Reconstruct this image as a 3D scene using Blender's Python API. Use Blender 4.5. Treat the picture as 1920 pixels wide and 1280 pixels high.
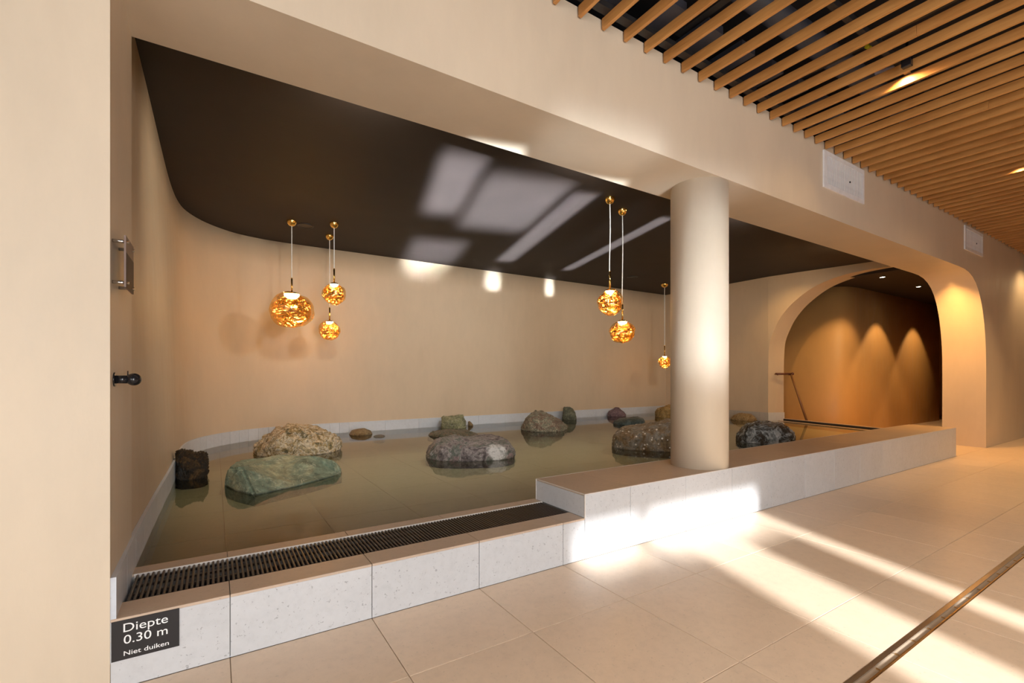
import bpy, bmesh, math, random
from mathutils import Vector, Matrix, noise
S = bpy.context.scene
for o in list(bpy.data.objects): bpy.data.objects.remove(o)
PI = math.pi
# ------------------------------------------------------------------ camera
FPX, YAW, CY, CAMH = 878.18, 1.00490, 702.66, 1.2
cam = bpy.data.cameras.new('camera'); co = bpy.data.objects.new('camera', cam); S.collection.objects.link(co)
co.location = (0, 0, CAMH); co.rotation_euler = (PI/2, 0, YAW - PI/2)
cam.sensor_width = 36; cam.lens = FPX/1920*36; cam.shift_y = (CY-640)/1920; cam.clip_end = 200
S.camera = co
S.view_settings.view_transform = 'Standard'; S.view_settings.look = 'None'
S.view_settings.gamma = 1; S.view_settings.use_curve_mapping = False
S.view_settings.exposure = 0.0
# ------------------------------------------------------------------ world, sun, daylight
w = bpy.data.worlds.new('world'); S.world = w; w.use_nodes = True
w.node_tree.nodes['Background'].inputs[0].default_value = (0.62, 0.76, 1.0, 1)
w.node_tree.nodes['Background'].inputs[1].default_value = 1.6
def aim(o, d): o.rotation_euler = Vector(d).normalized().to_track_quat('-Z', 'Y').to_euler()
def light(name, kind, loc, d, e, col, **kw):
    l = bpy.data.lights.new(name, kind); l.energy = e; l.color = col
    for k, v in kw.items(): setattr(l, k, v)
    o = bpy.data.objects.new(name, l); S.collection.objects.link(o); o.location = loc; aim(o, d); return o
AZ, EL = math.radians(19), math.radians(22.6)
SUN = Vector((math.sin(AZ)*math.cos(EL), math.cos(AZ)*math.cos(EL), -math.sin(EL)))
light('sun', 'SUN', (0, -8, 6), SUN, 12.0, (0.95, 0.98, 1.0), angle=math.radians(1.5))
DAY = (0.93, 0.97, 1.0)
def area(name, loc, d, e, col, sx, sy, spread=180):
    return light(name, 'AREA', loc, d, e, col, shape='RECTANGLE', size=sx, size_y=sy, spread=math.radians(spread))
area('daylight_south', (0.9, -3.7, 1.55), (0.05, 1, -.05), 205, DAY, 1.5, 2.8)
area('daylight_fill_south_west', (-2.6, -3.7, 1.55), (0.1, 1, 0), 75, DAY, 2.2, 2.8)  # added lamp standing in for window daylight; the wall here is solid
area('daylight_fill_west', (-3.7, -0.8, 1.6), (1, 0.1, 0), 80, DAY, 4.5, 2.8)  # added too, in place of a window the west wall lacks
WARM = (1.0, 0.66, 0.32)
def spot(name, loc, d, e, ang, col=WARM, blend=0.5, rad=0.03):
    return light(name, 'SPOT', loc, d, e, col, spot_size=math.radians(ang), spot_blend=blend, shadow_soft_size=rad)
# sunlight that the polished floor throws back up under the beam (mirror direction of the sun)
UP = Vector((math.sin(math.radians(15.2))*math.cos(EL), math.cos(math.radians(15.2))*math.cos(EL), math.sin(EL)))
def bounce(name, xl, xr, y0, z0, z1, e, spread=3.0):
    """beam leaving a sunlit strip; xl..xr measured where it meets the pool ceiling at y=3.8, z0..z1 its heights at y0"""
    k = math.tan(math.radians(15.2)); xc = (xl+xr)/2-(3.8-y0)*k; zc = (z0+z1)/2
    sx = (xr-xl)*math.cos(math.radians(15.2)); sy = (z1-z0)*math.cos(EL)
    area(name, (xc, y0, zc), UP, e*sx*sy, (0.80, 0.90, 1.0), sx, sy, spread)
bounce('bounce_left', 1.72, 2.15, -0.2, 0.80, 1.46, 105, 3)
bounce('bounce_mid', 2.25, 3.20, -0.2, 0.72, 1.42, 88, 3)
bounce('bounce_soffit', 2.2, 3.2, -0.2, 1.50, 1.80, 3, 9)
bounce('bounce_column', 3.30, 4.3, -0.2, 0.1, 1.60, 4, 12)
bounce('bounce_narrow', 3.30, 3.60, -0.2, 0.08, 1.42, 75, 1.4)
bounce('bounce_low', 1.72, 2.35, 0.9, 0.04, 0.24, 18, 4)
bounce('bounce_far', 1.72, 2.55, 0.9, 0.26, 0.80, 60, 3)
bounce('bounce_edge', 3.32, 3.60, 1.3, 0.04, 0.44, 20, 2)
bounce('bounce_sliver', 4.74, 4.93, -0.2, 0.10, 1.40, 65, 1.0)
bounce('bounce_sliver_low', 4.74, 4.93, 1.3, 0.04, 0.44, 18, 1.5)
# unseen wash spots added behind the beam to brighten the pool and back wall
for x_, e_, c_ in ((0.9, 155, (1, .88, .70)), (3.0, 165, (1, .94, .84)), (5.6, 165, (1, .94, .84)), (8.2, 75, (1, .70, .38))):
    spot('pool_fill_wash', (x_, 3.0, 3.12), (.02, 1, -.42), e_, 130, c_, 1.0, .06)

# ------------------------------------------------------------------ pixel -> place helpers (the photo's own camera)
FW = Vector((math.cos(YAW), math.sin(YAW), 0)); RT = Vector((math.sin(YAW), -math.cos(YAW), 0)); C0 = Vector((0, 0, CAMH))
def ray(u, v): return FW + RT*((u-960)/FPX) - Vector((0, 0, 1))*((v-CY)/FPX)
def gz(u, v, Z): d = ray(u, v); return C0 + d*((Z-CAMH)/d.z)
# ------------------------------------------------------------------ materials
class NT:
    def __init__(s, name):
        s.m = bpy.data.materials.new(name); s.m.use_nodes = True; s.t = s.m.node_tree; s.N = s.t.nodes; s.L = s.t.links
        s.b = s.N['Principled BSDF']; s.out = s.N['Material Output']
        s.tc = s.N.new('ShaderNodeTexCoord')
    def n(s, k, **kw):
        x = s.N.new('ShaderNode'+k)
        for a, v in kw.items():
            if a in x.inputs: x.inputs[a].default_value = v
            else: setattr(x, a, v)
        return x
    def noise(s, scale, detail=4, rough=.55, vec=None, dist=0, stretch=None):
        x = s.n('TexNoise', Scale=scale, Detail=detail, Roughness=rough, Distortion=dist)
        v = vec or s.tc.outputs['Object']
        if stretch:
            mp = s.n('Mapping'); mp.inputs['Scale'].default_value = stretch; s.L.new(v, mp.inputs[0]); v = mp.outputs[0]
        s.L.new(v, x.inputs['Vector']); return x.outputs['Fac']
    def ramp(s, fac, stops):
        r = s.n('ValToRGB'); e = r.color_ramp.elements
        while len(e) > 1: e.remove(e[0])
        e[0].position = stops[0][0]; e[0].color = (*stops[0][1], 1)
        for p, c in stops[1:]: q = e.new(p); q.color = (*c, 1)
        s.L.new(fac, r.inputs[0]); return r.outputs[0]
    def mix(s, fac, a, b, mode='MIX'):
        x = s.n('MixRGB', blend_type=mode)
        for i, v in ((0, fac), (1, a), (2, b)):
            if isinstance(v, (int, float)): x.inputs[i].default_value = v
            elif isinstance(v, tuple): x.inputs[i].default_value = (*v, 1)
            else: s.L.new(v, x.inputs[i])
        return x.outputs[0]
    def bump(s, h, strength=.2, dist=.01, nrm=None):
        b = s.n('Bump', Strength=strength, Distance=dist); s.L.new(h, b.inputs['Height'])
        if nrm: s.L.new(nrm, b.inputs['Normal'])
        return b.outputs[0]
    def done(s, col=None, rough=None, nrm=None, **kw):
        for k, v in (('Base Color', col), ('Roughness', rough), ('Normal', nrm)):
            if v is None: continue
            if isinstance(v, (int, float)): s.b.inputs[k].default_value = v
            elif isinstance(v, tuple): s.b.inputs[k].default_value = (*v, 1)
            else: s.L.new(v, s.b.inputs[k])
        for k, v in kw.items(): s.b.inputs[k.replace('_', ' ')].default_value = v
        return s.m
def g3(c, k): return tuple(min(1, x*k) for x in c)
def m_plaster(name, c):
    t = NT(name)
    a = t.noise(1.3, 6, .6, stretch=(1, 1, .45)); b = t.noise(9, 5, .7, stretch=(1, 1, .3)); d = t.noise(60, 3)
    col = t.ramp(a, [(.3, g3(c, .90)), (.5, c), (.72, g3(c, 1.07))])
    col = t.mix(.25, col, t.ramp(b, [(.3, g3(c, .88)), (.7, g3(c, 1.08))]))
    n1 = t.bump(b, .10, .01); n1 = t.bump(d, .04, .004, n1)
    return t.done(col, t.ramp(b, [(.3, (.42,)*3), (.7, (.62,)*3)]), n1)
def m_tile(name, c, rough=.38, pit=.5, spec=.5):
    t = NT(name)
    rnd = t.n('ObjectInfo').outputs['Random']
    ad = t.n('VectorMath', operation='ADD'); cmb = t.n('CombineXYZ'); mul = t.n('Math', operation='MULTIPLY'); mul.inputs[1].default_value = 37
    t.L.new(rnd, mul.inputs[0]); t.L.new(mul.outputs[0], cmb.inputs[0]); t.L.new(mul.outputs[0], cmb.inputs[2])
    t.L.new(t.tc.outputs['Object'], ad.inputs[0]); t.L.new(cmb.outputs[0], ad.inputs[1]); v = ad.outputs[0]
    a = t.noise(3.2, 7, .65, v, .6); b = t.noise(70, 3, .6, v); f = t.noise(24, 5, .7, v)
    col = t.ramp(a, [(.28, g3(c, .90)), (.5, c), (.62, g3(c, 1.04)), (.8, g3(c, .94))])
    col = t.mix(.5, col, t.ramp(f, [(.25, g3(c, .84)), (.5, c), (.8, g3(c, 1.08))]))
    pm = t.ramp(b, [(.30, (1, 1, 1)), (.36, (0, 0, 0))])
    pm2 = t.n('Math', operation='MULTIPLY'); t.L.new(pm, pm2.inputs[0]); pm2.inputs[1].default_value = pit
    col = t.mix(pm2.outputs[0], col, g3(c, .35))
    vr = t.ramp(rnd, [(0, (.94,)*3), (1, (1.0,)*3)]); col = t.mix(1, col, vr, 'MULTIPLY')
    return t.done(col, rough, t.bump(f, .05, .003), **{'Specular_IOR_Level': spec})
def m_plain(name, c, rough=.5, metal=0, **kw):
    t = NT(name); a = t.noise(14, 4)
    return t.done(t.ramp(a, [(.3, g3(c, .92)), (.7, g3(c, 1.06))]), rough, None, Metallic=metal, **kw)
def m_rock(name, stops, scale=3, vein=None, vs=4, vw=.04, spots=None, patch=None, wet=.35, rough=.55, dist=1.2, stretch=None, bumps=.6):
    t = NT(name)
    a = t.noise(scale, 8, .68, None, dist, stretch); col = t.ramp(a, stops)
    f = t.noise(scale*7, 7, .72); col = t.mix(.70, col, t.ramp(f, [(.32, (.15,)*3), (.46, (.8,)*3), (.56, (1.1,)*3), (.70, (2.1,)*3)]), 'MULTIPLY')
    if vein:
        n = t.noise(vs, 5, .6, None, 1.5); s = t.n('Math', operation='SUBTRACT'); t.L.new(n, s.inputs[0]); s.inputs[1].default_value = .5
        ab = t.n('Math', operation='ABSOLUTE'); t.L.new(s.outputs[0], ab.inputs[0])
        col = t.mix(t.ramp(ab.outputs[0], [(0, (1,)*3), (vw, (0,)*3)]), col, vein)
    if spots:
        sc, c, th = spots; vo = t.n('TexVoronoi', Scale=sc); t.L.new(t.tc.outputs['Object'], vo.inputs['Vector'])
        col = t.mix(t.ramp(vo.outputs['Distance'], [(th, (1,)*3), (th+.06, (0,)*3)]), col, c)
    if patch:
        g = t.n('NewGeometry'); vm = t.n('VectorMath', operation='DISTANCE'); t.L.new(g.outputs['Position'], vm.inputs[0]); vm.inputs[1].default_value = patch[0]
        nz = t.noise(14, 4, .7); ml = t.n('Math', operation='MULTIPLY_ADD'); t.L.new(nz, ml.inputs[0]); ml.inputs[1].default_value = patch[1]*1.3; t.L.new(vm.outputs['Value'], ml.inputs[2])
        mk = t.ramp(ml.outputs[0], [(patch[1]*1.35, (1,)*3), (patch[1]*1.65, (0,)*3)]); fm = t.mix(1, mk, t.ramp(t.noise(30, 4, .7), [(.35, (.25,)*3), (.5, (1,)*3)]), 'MULTIPLY')
        col = t.mix(fm, col, patch[2])
    # wet dark band near the water line
    sp = t.n('SeparateXYZ'); geo = t.n('NewGeometry'); t.L.new(geo.outputs['Position'], sp.inputs[0])
    mr = t.n('MapRange'); mr.inputs[1].default_value = .266; mr.inputs[2].default_value = .276; t.L.new(sp.outputs['Z'], mr.inputs[0])
    col = t.mix(mr.outputs[0], t.mix(1, col, (wet+.15, wet+.15, wet+.15), 'MULTIPLY'), col)
    return t.done(col, rough, t.bump(f, bumps*1.4, .03, t.bump(a, .6, .06)))

PL = m_plaster('beige_plaster', (.59, .46, .32))
PLW = m_plaster('beige_plaster_portal', (.64, .53, .40))
PLO = m_plaster('ochre_plaster', (.55, .31, .11))
T_FLOOR = m_tile('floor_tile_stone', (.76, .585, .43), .32, .25)  # same stone as the upright faces, warm light put into its colour
T_FACE = m_tile('tile_stone_daylit', (.58, .58, .59), .45, .6)  # same stone as floor and tops, cool daylight put into the colour
T_TOP = m_tile('tile_stone_warm_lit', (.56, .42, .31), .38, .4)  # level tops of that stone, tinted by the warm ceiling's reflected light
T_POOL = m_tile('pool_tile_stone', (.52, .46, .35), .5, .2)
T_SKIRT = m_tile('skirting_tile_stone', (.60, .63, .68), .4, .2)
GROUT = m_plain('grout', (.36, .27, .19), .8)
GROUTG = m_plain('grey_grout', (.33, .32, .31), .8)
def m_dark():
    t = NT('dark_ceiling_paint'); a = t.noise(2.5, 4)
    return t.done(t.ramp(a, [(.3, (.023, .0165, .0145)), (.7, (.028, .020, .0175))]), .6, None, Specular_IOR_Level=.3)
DARK = m_dark()
VOID = m_plain('plenum_black', (.012, .012, .016), .8)
DUCT = m_plain('dark_duct', (.05, .055, .075), .45)
def m_wood():
    t = NT('oak_slat')
    rnd = t.n('ObjectInfo').outputs['Random']; mul = t.n('Math', operation='MULTIPLY'); mul.inputs[1].default_value = 31; t.L.new(rnd, mul.inputs[0])
    cmb = t.n('CombineXYZ'); t.L.new(mul.outputs[0], cmb.inputs[1]); t.L.new(mul.outputs[0], cmb.inputs[2])
    ad = t.n('VectorMath', operation='ADD'); t.L.new(t.tc.outputs['Object'], ad.inputs[0]); t.L.new(cmb.outputs[0], ad.inputs[1])
    a = t.noise(4, 6, .6, ad.outputs[0], .4, (14, 1.1, 14)); b = t.noise(2, 2, .5, ad.outputs[0], 0, (1, .9, 1))
    col = t.ramp(a, [(.25, (.33, .135, .032)), (.5, (.50, .225, .058)), (.75, (.60, .30, .09))])
    col = t.mix(.4, col, t.ramp(b, [(.35, (.40, .165, .042)), (.65, (.64, .32, .10))]))
    return t.done(col, .5, t.bump(a, .08, .002))
WOOD = m_wood()
BLACK = m_plain('black_lacquer', (.012, .012, .014), .15)
BLACKM = m_plain('matt_black', (.02, .018, .018), .5)
SIGN = m_plain('sign_dark_vinyl', (.014, .011, .011), .6)
WHITE = m_plain('white_paint', (.78, .78, .80), .4)
WHITEV = m_plain('white_lettering', (.85, .85, .85), .4)
STEEL = m_plain('steel', (.62, .60, .58), .22, 1)
BRASS = m_plain('brass_edge', (.70, .50, .26), .25, 1)
GOLD = m_plain('polished_gold', (1.0, .62, .18), .10, 1)
GRATE = m_plain('grate_plastic', (.040, .029, .025), .35)
CABLE = m_plain('pale_cable', (.75, .78, .80), .4)
COPPER = m_plain('dark_copper', (.16, .06, .04), .3, .6)
EDGE = m_plain('pale_edge_profile', (.72, .66, .60), .35)
YEL = m_plain('yellow_plastic', (.75, .70, .02), .5)
def m_water():
    t = NT('pool_water'); t.N.remove(t.b)
    tr = t.n('BsdfTransparent'); tr.inputs[0].default_value = (.80, .83, .70, 1)
    gl = t.n('BsdfGlossy'); gl.inputs['Roughness'].default_value = .035; gl.inputs[0].default_value = (1, 1, 1, 1)
    fr = t.n('Fresnel'); fr.inputs[0].default_value = 1.33
    bm = t.bump(t.noise(2.2, 2), .03, .02); t.L.new(bm, gl.inputs['Normal'])
    mx = t.n('MixShader'); t.L.new(fr.outputs[0], mx.inputs[0]); t.L.new(tr.outputs[0], mx.inputs[1]); t.L.new(gl.outputs[0], mx.inputs[2])
    t.L.new(mx.outputs[0], t.out.inputs[0]); return t.m
WATER = m_water()
def m_amber(name, tint, gcol, f0, f1, bscale, bdist):
    t = NT(name); t.N.remove(t.b)
    tr = t.n('BsdfTransparent'); tr.inputs[0].default_value = (*tint, 1)
    gl = t.n('BsdfGlossy'); gl.inputs['Roughness'].default_value = .03; gl.inputs[0].default_value = (*gcol, 1)
    if bdist: w1 = t.noise(bscale, 2, .4, None, 3.5, (.7, .7, 2.4)); t.L.new(t.bump(w1, 1.0, bdist), gl.inputs['Normal'])
    lw = t.n('LayerWeight', Blend=.35); mr = t.n('MapRange'); mr.inputs[3].default_value = f0; mr.inputs[4].default_value = f1
    t.L.new(lw.outputs['Facing'], mr.inputs[0])
    mx = t.n('MixShader'); t.L.new(mr.outputs[0], mx.inputs[0]); t.L.new(tr.outputs[0], mx.inputs[1]); t.L.new(gl.outputs[0], mx.inputs[2])
    t.L.new(mx.outputs[0], t.out.inputs[0]); return t.m
AMBER = m_amber('amber_mirror_glass', (1.0, .88, .66), (1.0, .78, .46), .30, .22, 0, 0)
AMBER2 = m_amber('amber_rippled_glass', (1.0, .86, .56), (1.0, .76, .38), .70, .35, 1.7, .25)
def m_emit(name, c, s):
    t = NT(name); t.done((0, 0, 0), .5); t.b.inputs['Emission Color'].default_value = (*c, 1); t.b.inputs['Emission Strength'].default_value = s; return t.m
LED = m_emit('lamp_led', (1.0, .94, .80), 11)
SPOTLENS = m_emit('downlight_lens', (1.0, .80, .55), 40)
SPOTDIM = m_emit('downlight_lens_dim', (1.0, .85, .7), 3)
def m_acryl():
    t = NT('smoky_acrylic'); return t.done((.20, .14, .115), .5, None, **{'Specular_IOR_Level': .2})
ACRYL = m_acryl()

# ------------------------------------------------------------------ mesh helpers
def bm_new(): return bmesh.new()
def box(bm, x0, x1, y0, y1, z0, z1, bev=0):
    vs = [bm.verts.new((x, y, z)) for z in (z0, z1) for y in (y0, y1) for x in (x0, x1)]
    fs = [bm.faces.new([vs[i] for i in q]) for q in ((0, 2, 3, 1), (4, 5, 7, 6), (0, 1, 5, 4), (2, 6, 7, 3), (0, 4, 6, 2), (1, 3, 7, 5))]
    if bev: bmesh.ops.bevel(bm, geom=list({e for f in fs for e in f.edges}), offset=bev, segments=1, affect='EDGES')
def cyl(bm, p0, p1, r0, r1=None, n=20, cap=True):
    p0, p1 = Vector(p0), Vector(p1); r1 = r0 if r1 is None else r1
    q = (p1-p0).normalized().to_track_quat('Z', 'Y').to_matrix()
    A = [bm.verts.new(p0+q@Vector((math.cos(2*PI*i/n)*r0, math.sin(2*PI*i/n)*r0, 0))) for i in range(n)]
    B = [bm.verts.new(p1+q@Vector((math.cos(2*PI*i/n)*r1, math.sin(2*PI*i/n)*r1, 0))) for i in range(n)]
    for i in range(n):
        f = bm.faces.new((A[i], A[(i+1) % n], B[(i+1) % n], B[i])); f.smooth = True
    if cap: bm.faces.new(A[::-1]); bm.faces.new(B)
def lathe(bm, c, prof, n=28, sm=True):
    """prof: (r, z) list from top to bottom or so"""
    c = Vector(c); rings = []
    for r, z in prof:
        if r < 1e-6: rings.append([bm.verts.new(c+Vector((0, 0, z)))])
        else: rings.append([bm.verts.new(c+Vector((math.cos(2*PI*i/n)*r, math.sin(2*PI*i/n)*r, z))) for i in range(n)])
    for a, b in zip(rings, rings[1:]):
        for i in range(n):
            j = (i+1) % n
            if len(a) == 1 and len(b) == 1: continue
            if len(a) == 1: f = bm.faces.new((a[0], b[i], b[j]))
            elif len(b) == 1: f = bm.faces.new((a[i], b[0], a[j]))
            else: f = bm.faces.new((a[i], b[i], b[j], a[j]))
            f.smooth = sm
def obj(name, bm, mat, parent=None, loc=None, fix=True):
    if fix: bmesh.ops.recalc_face_normals(bm, faces=bm.faces)
    me = bpy.data.meshes.new(name); bm.to_mesh(me); bm.free(); me.materials.append(mat)
    o = bpy.data.objects.new(name, me); S.collection.objects.link(o)
    if parent: o.parent = parent
    if loc: o.location = loc
    return o
def tag(o, label=None, cat=None, group=None, kind=None):
    for k, v in (('label', label), ('category', cat), ('group', group), ('kind', kind)):
        if v: o[k] = v
    return o
def thing(name, label, cat, loc=(0, 0, 0), group=None):
    o = bpy.data.objects.new(name, None); S.collection.objects.link(o); o.location = loc; o.empty_display_size = .1
    return tag(o, label, cat, group)
def struct(name, bm, mat, label=None, cat=None, fix=True):
    return tag(obj(name, bm, mat, fix=fix), label, cat, None, 'structure')
def local(bm, loc): bmesh.ops.translate(bm, vec=-Vector(loc), verts=bm.verts); return bm
_cache = {}
def tile(name, parent, mat, x0, x1, y0, y1, z0, z1, bev=.0012):
    """one tile as its own object; alike tiles share their mesh"""
    key = (mat.name, round(x1-x0, 3), round(y1-y0, 3), round(z1-z0, 3))
    if key not in _cache:
        bm = bm_new(); sx, sy, sz = (x1-x0)/2, (y1-y0)/2, (z1-z0)/2
        box(bm, -sx, sx, -sy, sy, -sz, sz, min(bev, sx/3, sy/3, sz/3))
        bmesh.ops.recalc_face_normals(bm, faces=bm.faces)
        me = bpy.data.meshes.new(name); bm.to_mesh(me); bm.free(); me.materials.append(mat); _cache[key] = me
    o = bpy.data.objects.new(name, _cache[key]); S.collection.objects.link(o); o.parent = parent
    o.location = Vector(((x0+x1)/2, (y0+y1)/2, (z0+z1)/2)) - parent.location
    return o
def prism_xz(name, pts, y0, y1, mat, label, cat='wall'):
    bm = bm_new(); a = [bm.verts.new((x, y0, z)) for x, z in pts]; b = [bm.verts.new((x, y1, z)) for x, z in pts]
    bm.faces.new(a); bm.faces.new(b[::-1]); n = len(pts)
    for i in range(n): bm.faces.new((a[i], b[i], b[(i+1) % n], a[(i+1) % n]))
    bmesh.ops.recalc_face_normals(bm, faces=bm.faces)
    for f in bm.faces: f.smooth = True
    for e in bm.edges: e.smooth = e.calc_face_angle(9) < .5
    return struct(name, bm, mat, label, cat)
def prism_z(bm, pts, z0, z1):
    a = [bm.verts.new((x, y, z0)) for x, y in pts]; b = [bm.verts.new((x, y, z1)) for x, y in pts]; n = len(pts)
    bm.faces.new(a[::-1]); bm.faces.new(b)
    for i in range(n): bm.faces.new((a[i], a[(i+1) % n], b[(i+1) % n], b[i]))

D = 2.3204; DB = 2.87; H1 = .268; H2 = .422; XL = -.335; BX0, BX1 = 2.036, 9.24; ZB = 2.82; ZC = 3.216; ZW = .262; ZP = .18; YB = 7.9
SKT = .427
G = .0015   # half joint
# ------------------------------------------------------------------ floor (slab + tiles)
bm = bm_new(); box(bm, -4.2, 26, -4.2, D+.02, -.2, -.006); box(bm, 9.30, 26, D+.02, 9, -.2, -.006)
floor = struct('floor', bm, GROUT, 'beige stone tiled floor of the hall in front of the pool', 'floor')
rows = [(-3.2, -1.4), (-1.4, -.05), (-.05, .795), (.85, 1.143), (1.143, 1.793), (1.793, D)]
def cell_xs(a, b, step=.6, off=.056):
    k = math.floor((a-off)/step); xs = [a]
    while True:
        k += 1; x = off+k*step
        if x >= b-.02: break
        if x > a+.02: xs.append(x)
    return xs+[b]
nt = 0
for r, (y0, y1) in enumerate(rows):
    if r < 2:
        for a in range(-1, 12): tile('floor_tile', floor, T_FLOOR, -1.2+a*1.2+G, a*1.2-G, y0+G, y1-G, -.008, 0)
        continue
    xr = 16.9 if r > 3 else 8.5
    x = .056-.6*(2 if r > 3 else 1)
    while x < xr:
        st = .6
        tile('floor_tile', floor, T_FLOOR, x+G, x+st-G, y0+G, y1-G, -.008, 0); x += st; nt += 1
bm = bm_new()
for x in range(14): box(bm, 17.0+x*.6 if False else 16.86+x*.6+G, 16.86+(x+1)*.6-G, -.05, D, -.008, 0)
for x in range(8): box(bm, 8.5+x*.6+G, 8.5+(x+1)*.6-G, -.05+G, .795, -.008, 0)
for x in range(8): box(bm, 13.3+x*.6+G, 13.3+(x+1)*.6-G, -.05+G, .795, -.008, 0)
for x in range(14): box(bm, 8.5+x*.6+G, 8.5+(x+1)*.6-G, .85, 1.143, -.008, 0)
tag(obj('far_floor_tiles', bm, T_FLOOR, floor), kind='stuff')
for j in range(9):                                      # passage beside and behind the arch
    for i in range(6): tile('floor_tile', floor, T_FLOOR, 9.32+i*1.2+G, 9.32+(i+1)*1.2-G, D+j*.6+G, D+(j+1)*.6-G, -.008, 0)
# ------------------------------------------------------------------ facade wall with the pool portal
pts = [(-4, 0), (XL, 0), (XL, ZB), (9.0, ZB), (9.35, 2.82), (9.62, 2.812), (9.83, 2.785), (10.02, 2.728), (10.17, 2.655), (10.31, 2.545), (10.42, 2.42), (10.52, 2.255),
       (10.60, 2.06), (10.655, 1.86), (10.69, 1.66), (10.705, 1.45), (10.71, 1.2), (10.70, 0), (26, 0), (26, 3.57), (-4, 3.57)]
front = prism_xz('wall_front', pts, D, DB, PLW, 'beige plastered front wall with the long rounded opening to the pool')
# ------------------------------------------------------------------ pool back wall, plan curves (top leans slightly outwards)
TOP = [(-.402, 2.87), (-.402, 3.6), (-.40, 4.2), (-.40, 5.0), (-.398, 5.7), (-.388, 6.2), (-.365, 6.6), (-.31, 6.95), (-.18, 7.27), (.01, 7.53), (.265, 7.74), (.58, 7.85), (.85, 7.885), (1.15, 7.897), (1.5, YB), (1.9, YB), (9.62, YB)]
BOT = [(-.335, 2.87), (-.33, 3.4), (-.322, 4.0), (-.31, 4.6), (-.305, 5.2), (-.303, 5.8), (-.29, 6.3), (-.235, 6.7), (-.10, 7.05), (.09, 7.33), (.32, 7.56), (.59, 7.73), (.86, 7.83), (1.16, 7.875), (1.5, 7.895), (1.9, YB), (9.62, YB)]
def cr(P, n=6):
    out = []
    for i in range(len(P)-1):
        p0, p1, p2, p3 = Vector(P[max(i-1, 0)]), Vector(P[i]), Vector(P[i+1]), Vector(P[min(i+2, len(P)-1)])
        if (p2-p1).length > 2: out.append(p1); continue
        if (p3-p2).length > 2: p3 = p2+(p2-p1)
        for k in range(n):
            t = k/n; out.append(.5*((2*p1)+(p2-p0)*t+(2*p0-5*p1+4*p2-p3)*t*t+(3*p1-p0-3*p2+p3)*t**3))
    return out+[Vector(P[-1])]
tc_, bc_ = cr(TOP), cr(BOT)
def offs(c, d):
    r = []
    for i, p in enumerate(c):
        t = (c[min(i+1, len(c)-1)]-c[max(i-1, 0)]).normalized(); r.append(p+Vector((-t.y, t.x))*d)
    return r
bm = bm_new(); n = len(tc_)
rows_ = []
for k in range(9):
    f = k/8; z = 0 + (ZC+.02)*f; rows_.append([bm.verts.new((*(bc_[i].lerp(tc_[i], f)), z)) for i in range(n)])
to, bo = offs(tc_, .2), offs(bc_, .2)
o0 = [bm.verts.new((*bo[i], 0)) for i in range(n)]; o1 = [bm.verts.new((*to[i], ZC+.02)) for i in range(n)]
def strip(a, b, sm=True):
    for i in range(len(a)-1): f = bm.faces.new((a[i], a[i+1], b[i+1], b[i])); f.smooth = sm
for a, b in zip(rows_, rows_[1:]): strip(a, b)
strip(rows_[-1], o1, False); strip(o1, o0); strip(o0, rows_[0], False)
struct('wall_back', bm, PL, 'beige plastered pool wall curving round from the left into the long back', 'wall')
# ------------------------------------------------------------------ skirting tiles along the pool walls
def skirting(name, curve, z0, z1, th, label, segs, mat=T_SKIRT):
    L = [0]
    for a, b in zip(curve, curve[1:]): L.append(L[-1]+(b-a).length)
    def at(s):
        for i in range(len(L)-1):
            if s <= L[i+1]+1e-9: return curve[i].lerp(curve[i+1], (s-L[i])/(L[i+1]-L[i]))
        return curve[-1].copy()
    root = tag(thing(name, label, 'baseboard'), kind='structure')
    s = 0; k = 0
    while s < L[-1]-.01:
        ln = segs(s); e = min(s+ln, L[-1]); m = max(2, int((e-s)/.08)+1)
        a = [at(s+.0012+(e-s-.0024)*i/(m-1)) for i in range(m)]
        if a[0].x > 9.3 and name == 'baseboard_back': break
        d = [(at(min(s+.01+(e-s)*i/(m-1), L[-1]))-at(max(0, s-.01+(e-s)*i/(m-1)))).normalized() for i in range(m)]
        b = [p+Vector((q.y, -q.x))*th for p, q in zip(a, d)]
        c = a[0].copy(); bm = bm_new()
        prism_z(bm, [tuple(p-c) for p in a]+[tuple(p-c) for p in b[::-1]], z0, z1)
        o = obj('skirting_tile', bm, mat, root, (c.x, c.y, 0)); s = e; k += 1
    return root
sk = [Vector((XL, D+.002))]+[p.lerp(q, .11) for p, q in zip(bc_, tc_)]
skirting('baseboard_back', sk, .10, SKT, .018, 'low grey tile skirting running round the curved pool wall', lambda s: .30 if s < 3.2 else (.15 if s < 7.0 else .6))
# ------------------------------------------------------------------ pool basin, pool floor tiles
bm = bm_new(); box(bm, -.6, 9.9, 2.87, 8.3, -.1, ZP-.008)
basin = struct('pool_floor', bm, GROUT, 'olive tiled floor lying under the shallow pool water', 'floor')
yy = [2.895, 3.5, 4.1, 4.7, 5.3, 5.9, 6.5, 7.1, 7.9]
for y0, y1 in zip(yy, yy[1:]):
    xs = cell_xs(-.4, 9.8)
    for a, b in zip(xs, xs[1:]): tile('pool_tile', basin, T_POOL, a+G*1.5, b-G*1.5, y0+G*1.5, y1-G*1.5, ZP-.01, ZP)
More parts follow.
